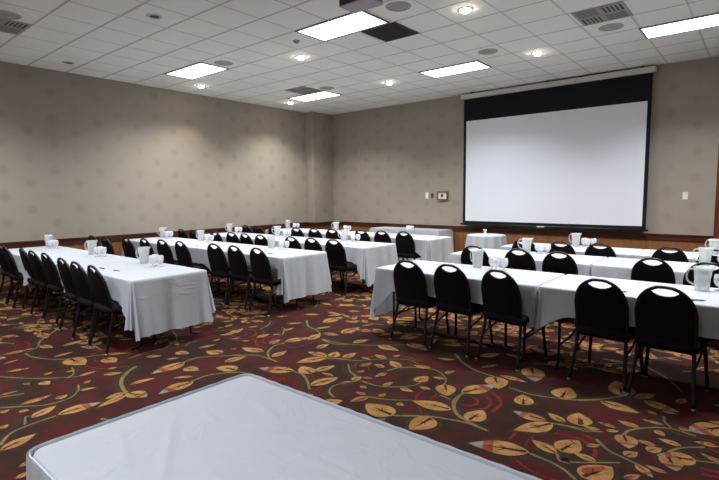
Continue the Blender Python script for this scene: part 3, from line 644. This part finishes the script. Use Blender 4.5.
# ------------------------------------------------------------------ tables and cloths
def perim(L, W, dx1, dy1, dx0, dy0, step, nfan, rc):
    """points round the table edge: (x, y, nx, ny, drop, kind, distance to nearest corner, arclength)"""
    out = []; s = 0
    hx, hy = L/2-rc, W/2-rc
    sides = (((L/2, -hy), (L/2, hy), (1, 0), dx1, dy1, (hx, hy)), ((hx, W/2), (-hx, W/2), (0, 1), dy1, dx0, (-hx, hy)),
             ((-L/2, hy), (-L/2, -hy), (-1, 0), dx0, dy0, (-hx, -hy)), ((-hx, -W/2), (hx, -W/2), (0, -1), dy0, dx1, (hx, -hy)))
    for (a, b, n, dA, dB, cc) in sides:
        ln = math.hypot(b[0]-a[0], b[1]-a[1]); k = max(4, int(ln/step))
        for i in range(k+1):
            f = i/k
            out.append((a[0]+(b[0]-a[0])*f, a[1]+(b[1]-a[1])*f, n[0], n[1], dA, 0, min(f, 1-f)*ln, s+f*ln))
        s += ln
        a0 = math.atan2(n[1], n[0])
        for i in range(1, nfan):
            al = PI/2*i/nfan
            D = min(dA/max(math.cos(al), 1e-4), dB/max(math.sin(al), 1e-4))
            nx, ny = math.cos(a0+al), math.sin(a0+al)
            out.append((cc[0]+nx*rc, cc[1]+ny*rc, nx, ny, D, 1, al, s))
        s += 0.05
    return out

def cloth_bm(L, W, dx1, dx0, dy, z, seed, rc=0.02, tight=(False, False)):
    rnd = random.Random(seed)
    P = perim(L+0.012, W+0.012, dx1, dy, dx0, dy, 0.035, 14, rc)
    ph = [rnd.uniform(0, 6.28) for _ in range(8)]
    lam = [rnd.uniform(0.16, 0.24), rnd.uniform(0.28, 0.42), rnd.uniform(0.09, 0.12)]
    rows = [0.0, 0.012, 0.04, 0.09, 0.17, 0.27, 0.38, 0.5, 0.62, 0.75, 0.88, 1.0]
    bm = bmesh.new(); rings = []
    for ri, t in enumerate(rows):
        ring = []
        for (x, y, nx, ny, D, kind, d, s) in P:
            dep = t*D
            if ri == 0: off, zz = 0.0, z
            elif ri == 1: off, zz = 0.006, z-0.003
            ox, oy = nx*(0.0 if ri == 0 else 0.006), ny*(0.0 if ri == 0 else 0.006)
            if ri < 2: pass
            else:
                tip = 0.78*math.hypot(dx1 if x > 0 else dx0, dy)
                if kind == 0 and abs(ny) > 0.5:
                    D2 = D+max(0.0, tip-D)*max(0.0, 1-d/0.24)**1.3
                elif kind == 1: D2 = max(D, tip)
                else: D2 = D
                dep = t*D2
                if kind == 0:
                    w = (0.45*math.sin(6.28*s/lam[0]+ph[0])+0.7*math.sin(6.28*s/lam[1]+ph[1])+0.25*math.sin(6.28*s/lam[2]+ph[2]))
                    off = 0.008+dep*(0.05+0.055*w)+dep*0.09*math.exp(-d/0.10)
                else:
                    off = 0.008+dep*(0.14+0.08*math.cos(4*d*2+ph[3]*0.2)-0.07*math.sin(2*d)**2)
                off = max(off, 0.006)
                ox, oy = nx*off, ny*off
                if (nx > 0 and tight[0]) or (nx < 0 and tight[1]): ox = nx*min(off, 0.012)
                zz = z-0.006-dep
            ring.append(bm.verts.new((x+ox, y+oy, zz)))
        rings.append(ring)
    n = len(P)
    for a, b in zip(rings, rings[1:]):
        for k in range(n):
            f = bm.faces.new((a[k], b[k], b[(k+1) % n], a[(k+1) % n])); f.smooth = True
    # top as a grid-free fan of one face, bordered by the rim
    f = bm.faces.new(rings[0]); f.smooth = False
    return bm

TABZ = 0.752
def table(x0, x1, y0, y1, label, name='folding_table'):
    L, W = x1-x0, y1-y0
    t = thing(name, label, 'table', ((x0+x1)/2, (y0+y1)/2, 0), 0, 'folding tables under white cloths')
    obj('tabletop', bbox_bm(-L/2+.004, L/2-.004, -W/2+.004, W/2-.004, TABZ-0.03, TABZ, bevel=0.004), MT['tablewood'], t)
    for s in (-1, 1):
        X = s*(L/2-0.14)
        bm = bmesh.new()
        for q in (-1, 1):
            tube(bm, [(X, q*(W/2-0.14), TABZ-0.03), (X, q*(W/2-0.14), 0.10), (X, q*(W/2-0.11), 0.03), (X, q*(W/2-0.06), 0.014), (X, q*(W/2-0.03), 0.013)], 0.013, 8, 3)
        tube(bm, [(X, -W/2+0.14, 0.20), (X, W/2-0.14, 0.20)], 0.011)
        tube(bm, [(X, -W/2+0.14, TABZ-0.045), (X, W/2-0.14, TABZ-0.045)], 0.011)
        tube(bm, [(X, 0, 0.20), (X-s*0.36, 0, TABZ-0.035)], 0.009)
        obj('leg', bm, MT['blackmet'], t)
    return t
ROW = {'L0': 'nearest left row', 'L1': 'second left row', 'L2': 'third left row', 'L3': 'farthest left row',
       'R0': 'nearest right row', 'R1': 'middle right row', 'R2': 'farthest right row'}
rowsL = [(-4.86, 2.23, 3.08), (-4.98, 4.32, 5.18), (-4.85, 5.93, 6.76), (-4.74, 7.66, 8.50)]
rowsR = [(-3.41, 4.39, 5.22), (-3.40, 6.10, 6.94), (-3.21, 7.40, 8.20)]
placeL = ['at the aisle end of the', 'in the middle of the', 'by the left wall in the']
placeR = ['at the aisle end of the', 'second from the aisle in the']
CTOP = TABZ+0.005
for ri, (xe, y0, y1) in enumerate(rowsL):
    TL, gap = 1.52, 0.045
    for k in range(3):
        x1 = xe-k*(TL+gap); x0 = x1-TL
        table(x0, x1, y0, y1, 'folding table under a white cloth %s %s' % (placeL[k], ROW['L%d' % ri]))
        bm = cloth_bm(TL, y1-y0, 0.58 if k == 0 else 0.44, 0.44 if k < 2 else 0.5, 0.235, CTOP, 10*ri+k, tight=(k > 0, True))
        # inner ends are tucked between neighbouring tables
        o = obj('tablecloth', bm, MT['linen']); o.location = ((x0+x1)/2, (y0+y1)/2, 0)
        tag(o, 'white tablecloth draped over the table %s %s' % (placeL[k], ROW['L%d' % ri]), 'tablecloth', 'white tablecloths')
for ri, (xs, y0, y1) in enumerate(rowsR):
    TL, gap = 1.83, 0.045
    for k in range(2):
        x0 = xs+k*(TL+gap); x1 = x0+TL
        table(x0, x1, y0, y1, 'folding table under a white cloth %s %s' % (placeR[k], ROW['R%d' % ri]))
        bm = cloth_bm(TL, y1-y0, 0.42, 0.58 if k == 0 else 0.42, 0.235, CTOP, 50+10*ri+k, tight=(k == 0, k == 1))
        o = obj('tablecloth', bm, MT['linen']); o.location = ((x0+x1)/2, (y0+y1)/2, 0)
        tag(o, 'white tablecloth draped over the table %s %s' % (placeR[k], ROW['R%d' % ri]), 'tablecloth', 'white tablecloths')

def pleats(outline, z0, z1, wave, amp, flare, seed=0, lift=None):
    """pleated cloth wall that follows an outline of (x, y) points (closed)"""
    rnd = random.Random(seed)
    pts = []; n = len(outline); s = 0.0
    for i in range(n):
        a, b = Vector(outline[i]), Vector(outline[(i+1) % n]); ln = (b-a).length; k = max(1, int(ln/(wave/7)))
        for j in range(k):
            p = a+(b-a)*j/k; d = (b-a).normalized(); pts.append((p, Vector((d.y, -d.x)), s+ln*j/k))
        s += ln
    bm = bmesh.new(); rows = [0, 0.03, 0.12, 0.3, 0.55, 0.8, 1.0]; rings = []
    ph = rnd.uniform(0, 6)
    for t in rows:
        ring = []
        for p, nn, q in pts:
            a = amp*(0.35+0.65*min(1, t*3))
            o = 0.004+a*(1+math.sin(6.28*q/wave+ph+0.8*math.sin(q*5)))+flare*t
            ring.append(bm.verts.new((p.x+nn.x*o, p.y+nn.y*o, z1+(z0-z1)*t)))
        rings.append(ring)
    m = len(pts)
    for a, b in zip(rings, rings[1:]):
        for k in range(m):
            f = bm.faces.new((a[k], b[k], b[(k+1) % m], a[(k+1) % m])); f.smooth = True
    return bm

# long skirted table against the screen wall
hx0, hx1, hy0, hy1 = -7.66, -5.70, 9.62, 10.22
table(hx0, hx1, hy0, hy1, 'long skirted table standing against the far wall left of the screen', 'serving_table')
bm = cloth_bm(hx1-hx0, hy1-hy0, 0.05, 0.05, 0.05, CTOP, 91)
o = obj('tablecloth', bm, MT['linen']); o.location = ((hx0+hx1)/2, (hy0+hy1)/2, 0)
tag(o, 'white cloth on top of the skirted table against the far wall', 'tablecloth', 'white tablecloths')
out = [(x+(hx0+hx1)/2, y+(hy0+hy1)/2) for x, y in rrect(hx1-hx0+0.05, hy1-hy0+0.05, 0.03, 3)]
tag(obj('table_skirt', pleats(out, 0.012, TABZ-0.03, 0.11, 0.016, 0.015, 3), MT['skirt']), 'pleated white skirt round the long table against the far wall', 'table skirt')
# small round skirted table under the screen's left corner
RT = (-4.36, 9.28)
t = thing('round_table', 'small round table under a pleated white cloth below the screen corner', 'table', (RT[0], RT[1], 0))
bm = bmesh.new(); lathe(bm, [(0.36, TABZ-0.03), (0.36, TABZ)], seg=40); obj('tabletop', bm, MT['tablewood'], t)
bm = bmesh.new(); lathe(bm, [(0.22, 0.0), (0.22, 0.015), (0.04, 0.04), (0.035, TABZ-0.03)], seg=24); obj('pedestal', bm, MT['blackmet'], t, True)
circ = [(RT[0]+0.362*math.cos(-a*PI/30+PI), RT[1]+0.362*math.sin(-a*PI/30+PI)) for a in range(60)][::-1]
bm = pleats(circ, 0.01, TABZ+0.006, 0.17, 0.030, 0.02, 5)
bm.verts.ensure_lookup_table(); bm.verts.index_update()
ntop = len(bm.verts)//7
f = bm.faces.new([bm.verts[i] for i in range(ntop)])
tag(obj('tablecloth', bm, MT['linen']), 'white floor-length cloth with soft pleats on the small round table', 'tablecloth', 'white tablecloths')
bm = bmesh.new()
lathe(bm, [(0.045, 0), (0.045, 0.008), (0.018, 0.05), (0.02, 0.06), (0.042, 0.10), (0.044, 0.105), (0.0, 0.07)], seg=20, cap1=False)
o = obj('candle_holder', bm, MT['white'], None, True); o.location = (RT[0]-0.03, RT[1], TABZ+0.0075)
tag(o, 'small white waisted holder on the round table below the screen', 'candle holder')
o = obj('tent_card', bbox_bm(-0.09, 0.09, -0.04, 0.04, 0, 0.075, bevel=0.012), MT['white']); o.location = (-6.62, 9.85, CTOP+0.001)
tag(o, 'small white napkin box on the skirted table at the far wall', 'napkin box'); o.name = 'napkin_box'

# foreground table
fx0, fx1, fy0, fy1 = -1.83, 0.0, 0.485, 1.352
FW, FL = fy1-fy0, fx1-fx0; fcx, fcy = (fx0+fx1)/2, (fy0+fy1)/2
t = table(fx0+0.01, fx1-0.01, fy0+0.01, fy1-0.01, 'large table in the foreground under a creased white cloth')
def fgcloth():
    bm = bmesh.new(); rings = []
    o0 = rrect(FL, FW, 0.038, 8)
    for k, (g, zz) in enumerate(((0, 0), (0.006, -0.002), (0.010, -0.010), (0.013, -0.06), (0.018, -0.16))):
        oo = rrect(FL+2*g, FW+2*g, 0.038+g, 8)
        rings.append([bm.verts.new((x, y, CTOP+0.003+zz)) for x, y in oo])
    n = len(o0)
    for a, b in zip(rings, rings[1:]):
        for k in range(n):
            f = bm.faces.new((a[k], b[k], b[(k+1) % n], a[(k+1) % n])); f.smooth = True
    # top: a grid with low creases
    NX, NY = 120, 60
    from bisect import bisect
    def crease(x, y):
        z = 0.0
        for (ax, ay, bx, by, h, w) in CREASES:
            dx, dy = bx-ax, by-ay; L2 = dx*dx+dy*dy
            q = ((x-ax)*dx+(y-ay)*dy)/L2
            if 0 < q < 1:
                d = abs((x-ax)*dy-(y-ay)*dx)/math.sqrt(L2)
                z += 1.8*h*math.sin(PI*q)**0.7*math.exp(-(d/w)**2)
        return z
    g = []
    for j in range(NY+1):
        r = []
        for i in range(NX+1):
            u, v = -1+2*i/NX, -1+2*j/NY
            x, y = u*FL/2, v*FW/2
            # pull the grid corners in onto the rounded outline
            cxx, cyy = FL/2-0.038, FW/2-0.038
            if abs(x) > cxx and abs(y) > cyy:
                ex, ey = abs(x)-cxx, abs(y)-cyy; m = max(ex, ey); h = math.hypot(ex, ey)
                if h > 1e-6:
                    x = math.copysign(cxx+ex*m/h, x); y = math.copysign(cyy+ey*m/h, y)
            e = min(1, (FL/2-abs(x))/0.05, (FW/2-abs(y))/0.05)
            r.append(bm.verts.new((x, y, CTOP+0.003+crease(x+fcx, y+fcy)*max(0, e))))
        g.append(r)
    for j in range(NY):
        for i in range(NX):
            f = bm.faces.new((g[j][i], g[j][i+1], g[j+1][i+1], g[j+1][i])); f.smooth = True
    return bm
CREASES = [(-1.75, 0.95, -1.15, 0.55, 0.005, 0.012), (-1.55, 1.20, -1.30, 1.12, 0.004, 0.012), (-1.45, 0.95, -1.05, 1.22, 0.004, 0.010),
           (-1.30, 0.80, -0.95, 0.72, 0.004, 0.012), (-1.2, 1.02, -0.7, 1.05, 0.003, 0.010), (-1.0, 0.95, -0.75, 0.85, 0.003, 0.010),
           (-1.72, 0.72, -1.45, 0.62, 0.004, 0.012), (-0.8, 1.25, -0.3, 1.0, 0.004, 0.012), (-1.70, 1.02, -1.50, 0.98, 0.003, 0.010)]
o = obj('tablecloth', fgcloth(), MT['linen']); o.location = (fcx, fcy, 0)
tag(o, 'large creased white cloth on the big foreground table', 'tablecloth', 'white tablecloths')
out = [(x+fcx, y+fcy) for x, y in rrect(FL+0.04, FW+0.04, 0.056, 8)]
sk = obj('table_skirt', pleats(out, 0.012, CTOP+0.006, 0.09, 0.006, 0.02, 8), MT['skirt'])
tag(sk, 'pleated white skirt clipped round the big foreground table', 'table skirt')
bm = bmesh.new()
rings = []
for g, zz in ((0.0165, 0.70), (0.0165, CTOP+0.006), (0.0180, CTOP+0.008), (0.021, CTOP+0.006), (0.021, 0.72)):
    rings.append([(x+fcx, y+fcy, zz) for x, y in rrect(FL+2*g, FW+2*g, 0.038+g, 8)])
loft(bm, rings, cap=False)
obj('header_band', bm, MT['band'], sk)

# ------------------------------------------------------------------ chairs
def make_chair():
    t = thing('banquet_chair', '', 'chair')
    # seat cushion
    bm = bmesh.new(); rings = []
    def seat_out(w, d, z, k=1.0):
        pts = []
        for x, y in rrect(w, d, 0.075, 6):
            f = 1+0.06*(y/d)      # a little wider at the front
            pts.append((x*f, y, z))
        return pts
    for w, d, z in ((0.35, 0.37, 0.398), (0.415, 0.425, 0.405), (0.445, 0.46, 0.428), (0.44, 0.455, 0.462), (0.39, 0.40, 0.482), (0.24, 0.25, 0.49)):
        rings.append(seat_out(w, d, z))
    loft(bm, rings); obj('seat', bm, MT['blackfab'], t, True)
    # backrest pad: tombstone outline with a dip under the hand grip
    def by(z): return -0.185-0.215*(z-0.42)
    def half(z):
        # half width of the crown-shaped back at height z
        if z < 0.66: return 0.183+0.010*math.sin((z-0.42)/0.24*PI/2)
        q = (z-0.66)/0.235
        return 0.193*math.sqrt(max(0.0, 1-q**2.3))
    right_side = [(half(z), z) for z in (0.40, 0.46, 0.52, 0.58, 0.64, 0.70, 0.75, 0.79, 0.82, 0.842)]
    x_end = right_side[-1][0]
    top = [(0.098, 0.862), (0.085, 0.848), (0.06, 0.834), (0.03, 0.826), (0.0, 0.823)]
    outline = right_side+top+[(-x, z) for x, z in top[-2::-1]]+[(-x, z) for x, z in right_side[::-1]]
    def ringp(k, dy):
        r = []
        for x, z in outline:
            cx_, cz_ = 0.0, 0.62
            X, Z = cx_+(x-cx_)*k, cz_+(z-cz_)*k
            r.append((X, by(Z)+dy+0.35*X*X, Z))
        return r
    bm = bmesh.new()
    loft(bm, [ringp(0.93, -0.016), ringp(0.985, -0.012), ringp(0.998, 0.0), ringp(0.985, 0.020), ringp(0.90, 0.030)])
    obj('backrest', bm, MT['blackfab'], t, True)
    # steel frame round the back: one hooped tube
    hoop = [(half(z)+0.004, z) for z in (0.40, 0.48, 0.56, 0.64, 0.70, 0.76, 0.80, 0.83, 0.855, 0.873, 0.884)]
    hoop = hoop+[(0.045, 0.8915), (0.0, 0.894)]
    full = hoop+[(-x, z) for x, z in hoop[-2::-1]]
    bm = bmesh.new()
    tube(bm, [(x, by(z)+0.35*x*x, z) for x, z in full], 0.0135, 8, 2)
    obj('back_frame', bm, MT['blackmet'], t, True)
    # seat frame with cross bars and braces
    bm = bmesh.new()
    for s in (-1, 1):
        tube(bm, [(s*0.190, -0.185, 0.40), (s*0.195, 0.0, 0.398), (s*0.195, 0.175, 0.398)], 0.011)
        tube(bm, [(s*0.192, -0.20, 0.27), (s*0.194, 0.02, 0.33), (s*0.195, 0.10, 0.392)], 0.009, 8, 4)
        tube(bm, [(s*0.20, 0.195, 0.29), (s*0.196, 0.08, 0.385)], 0.008)
    tube(bm, [(-0.195, 0.15, 0.396), (0.195, 0.15, 0.396)], 0.010); tube(bm, [(-0.19, -0.17, 0.396), (0.19, -0.17, 0.396)], 0.010)
    obj('seat_frame', bm, MT['blackmet'], t, True)
    for s in (-1, 1):
        for fr in (0, 1):
            bm = bmesh.new()
            if fr: pts = [(s*0.195, 0.165, 0.402), (s*0.199, 0.19, 0.33), (s*0.212, 0.215, 0.16), (s*0.222, 0.230, 0.012)]
            else: pts = [(s*0.187, -0.180, 0.415), (s*0.190, -0.190, 0.34), (s*0.200, -0.225, 0.20), (s*0.218, -0.275, 0.012)]
            tube(bm, pts, 0.0148, 8, 4)
            lg = obj('leg', bm, MT['blackmet'], t, True)
            bm = bmesh.new(); px, py, _ = pts[-1]
            lathe(bm, [(0.018, 0.0005), (0.018, 0.010), (0.014, 0.022)], px, py, 12)
            obj('glide', bm, MT['glide'], lg, True)
    return t
chair0 = make_chair(); index_children(chair0)
used = [False]
ORD = ['first', 'second', 'third', 'fourth', 'fifth', 'sixth', 'seventh', 'eighth', 'ninth', 'tenth']
def chair(x, ytop, rz, label, group):
    c = copy_tree(chair0) if used[0] else chair0
    used[0] = True
    c.location = (x-0.275*math.sin(rz), ytop+0.275*math.cos(rz), 0); c.rotation_euler = (0, 0, rz)
    tag(c, label, 'chair', group)
CH = dict(
    L0=[(-5.24, 2.02), (-5.71, 2.03), (-6.20, 2.06), (-6.93, 2.12), (-7.38, 2.11), (-7.85, 2.13), (-8.40, 2.07), (-8.86, 2.10)],
    L1=[(-5.19, 4.07), (-5.70, 4.07), (-6.19, 4.07), (-6.95, 3.97), (-7.45, 3.94), (-7.92, 3.88), (-8.40, 3.80), (-8.86, 3.64), (-9.34, 3.62)],
    L2=[(-5.19, 5.57), (-5.67, 5.56), (-6.14, 5.54), (-6.88, 5.48), (-7.38, 5.52), (-7.84, 5.55), (-8.32, 5.50), (-9.03, 5.46), (-9.50, 5.47)],
    L3=[(-5.20, 7.52), (-5.68, 7.46), (-6.14, 7.40), (-6.76, 7.22), (-7.23, 7.17), (-7.72, 7.12), (-8.46, 7.10), (-8.96, 7.06), (-9.43, 7.08)],
    R0=[(-2.88, 4.23), (-2.385, 4.24), (-1.85, 4.19), (-1.00, 4.23), (-0.54, 4.19)],
    R1=[(-2.98, 5.96), (-2.36, 5.95), (-1.86, 5.93), (-0.89, 5.92), (-0.40, 5.86)],
    R2=[(-2.80, 7.25), (-2.25, 7.24), (-1.73, 7.26), (-0.91, 7.26), (-0.42, 7.25)])
rnd = random.Random(3)
for key, lst in CH.items():
    side = 'left' if key[0] == 'L' else 'right'
    for i, (x, y) in enumerate(lst):
        rz = rnd.uniform(-0.05, 0.05)
        if key == 'R0': rz = (0.0, -0.05, -0.16, -0.07, -0.08)[i]
        chair(x, y, rz, 'black round-backed banquet chair, %s from the aisle in the %s' % (ORD[i], ROW[key]), 'banquet chairs in the left block' if side == 'left' else 'banquet chairs in the right block')

# ------------------------------------------------------------------ pitchers, goblets, pens
def make_pitcher():
    t = thing('water_pitcher', '', 'pitcher')
    bm = bmesh.new()
    prof = [(0.050, 0.001), (0.055, 0.006), (0.060, 0.10), (0.064, 0.165), (0.070, 0.205), (0.067, 0.205), (0.061, 0.165), (0.057, 0.10), (0.051, 0.012)]
    lathe(bm, prof, seg=24, cap0=True, cap1=True)
    for v in bm.verts:      # pull out a pouring lip
        a = math.atan2(v.co.y, v.co.x)
        k = max(0.0, math.cos(a))**6*max(0, (v.co.z-0.15)/0.055)
        v.co.x += 0.03*k; v.co.z += 0.008*k
    obj('pitcher_body', bm, MT['glass'], t, True)
    bm = bmesh.new(); tube(bm, [(-0.060, 0, 0.18), (-0.095, 0, 0.182), (-0.115, 0, 0.14), (-0.105, 0, 0.08), (-0.058, 0, 0.05)], 0.008, 8, 5)
    obj('handle', bm, MT['glass'], t, True)
    bm = bmesh.new(); lathe(bm, [(0.050, 0.013), (0.0555, 0.10), (0.057, 0.125), (0.0, 0.126)], seg=20, cap1=False)
    obj('iced_water', bm, MT['water'], t, True)
    return t
pit0 = make_pitcher(); index_children(pit0); pit_used = [False]
gbm = bmesh.new()
lathe(gbm, [(0.036, 0.0), (0.036, 0.004), (0.009, 0.012), (0.008, 0.030), (0.026, 0.040), (0.042, 0.070), (0.043, 0.105), (0.039, 0.135), (0.037, 0.135), (0.041, 0.105), (0.040, 0.071), (0.024, 0.043), (0.0, 0.038)], seg=18, cap1=False)
gob0 = obj('goblet', gbm, MT['goblet'], None, True); gob_used = [False]
def pitcher(x, y, rz, where):
    p = copy_tree(pit0) if pit_used[0] else pit0
    pit_used[0] = True
    p.location = (x, y, CTOP+0.001); p.rotation_euler = (0, 0, rz)
    tag(p, 'clear water pitcher '+where, 'pitcher', 'water pitchers on the tables')
def goblets(x, y, where, n=3):
    for k, (dx, dy, nm) in enumerate(((-0.065, 0.015, 'left'), (0.005, -0.055, 'middle'), (0.075, 0.0, 'right'))[:n]):
        g = gob0.copy() if gob_used[0] else gob0
        if gob_used[0]: C.objects.link(g)
        gob_used[0] = True
        g.location = (x+dx, y+dy, CTOP+0.001)
        tag(g, '%s glass goblet %s' % (nm, where), 'goblet', 'glass goblets on the tables')
SETS = [(-9.30, 2.92, -9.02, 2.90, 'by the left wall in the', 'L0'), (-7.55, 2.92, -7.20, 2.90, 'in the middle of the', 'L0'), (-6.00, 2.93, -5.62, 2.90, 'at the aisle end of the', 'L0'),
        (-9.44, 5.02, -9.20, 5.03, 'by the left wall in the', 'L1'), (-8.06, 5.03, -7.74, 5.00, 'in the middle of the', 'L1'), (-6.05, 5.04, -5.74, 5.02, 'at the aisle end of the', 'L1'),
        (-9.38, 6.60, -9.05, 6.60, 'by the left wall in the', 'L2'), (-7.75, 6.62, -7.44, 6.60, 'in the middle of the', 'L2'), (-5.89, 6.62, -5.62, 6.60, 'at the aisle end of the', 'L2'),
        (-9.35, 8.34, -9.05, 8.34, 'by the left wall in the', 'L3'), (-7.68, 8.34, -7.34, 8.34, 'in the middle of the', 'L3'),
        (-2.49, 5.08, -2.24, 5.06, 'at the aisle end of the', 'R0'), (-0.38, 5.02, -0.20, 5.10, 'second from the aisle in the', 'R0'),
        (-2.58, 6.80, -2.36, 6.80, 'at the aisle end of the', 'R1'), (-0.50, 6.78, -0.28, 6.78, 'second from the aisle in the', 'R1'),
        (-2.27, 8.05, -2.08, 8.03, 'at the aisle end of the', 'R2'), (-0.50, 8.05, -0.28, 8.03, 'second from the aisle in the', 'R2')]
for i, (px, py, gx_, gy_, pl, key) in enumerate(SETS):
    pitcher(px, py, rnd.uniform(-0.6, 0.6) if i != 12 else 0.35, 'on the table %s %s' % (pl, ROW[key]))
    goblets(gx_, gy_, 'on the table %s %s' % (pl, ROW[key]))
pbm = bmesh.new(); tube(pbm, [(-0.05, 0, 0.0055), (0.03, 0, 0.0055), (0.05, 0, 0.0055)], [0.005, 0.005, 0.002], 8)
pen0 = obj('pen', pbm, MT['pen'], None, True); pen_used = [False]
for x, y, rz, l in ((-5.62, 2.42, 0.3, 'black pen lying nearest the aisle corner of the nearest left table row'),
                    (-5.95, 2.40, 0.2, 'black pen second from the aisle on the nearest left table row'),
                    (-9.0, 2.42, 0.1, 'black pen by the left wall on the nearest left table row'),
                    (-5.45, 4.52, 0.2, 'black pen near the aisle end of the second left table row'),
                    (-7.30, 4.48, 0.1, 'black pen halfway along the second left table row'),
                    (-5.34, 6.08, 0.2, 'black pen near the aisle end of the third left table row'),
                    (-0.90, 4.52, 0.5, 'black pen left of the right-hand chair in the nearest right row'),
                    (-0.36, 4.52, 0.4, 'black pen in front of the pitcher in the nearest right row')):
    g = pen0.copy() if pen_used[0] else pen0
    if pen_used[0]: C.objects.link(g)
    pen_used[0] = True
    g.location = (x, y, CTOP+0.001); g.rotation_euler = (0, 0, rz)
    tag(g, l, 'pen', 'pens on the tables')
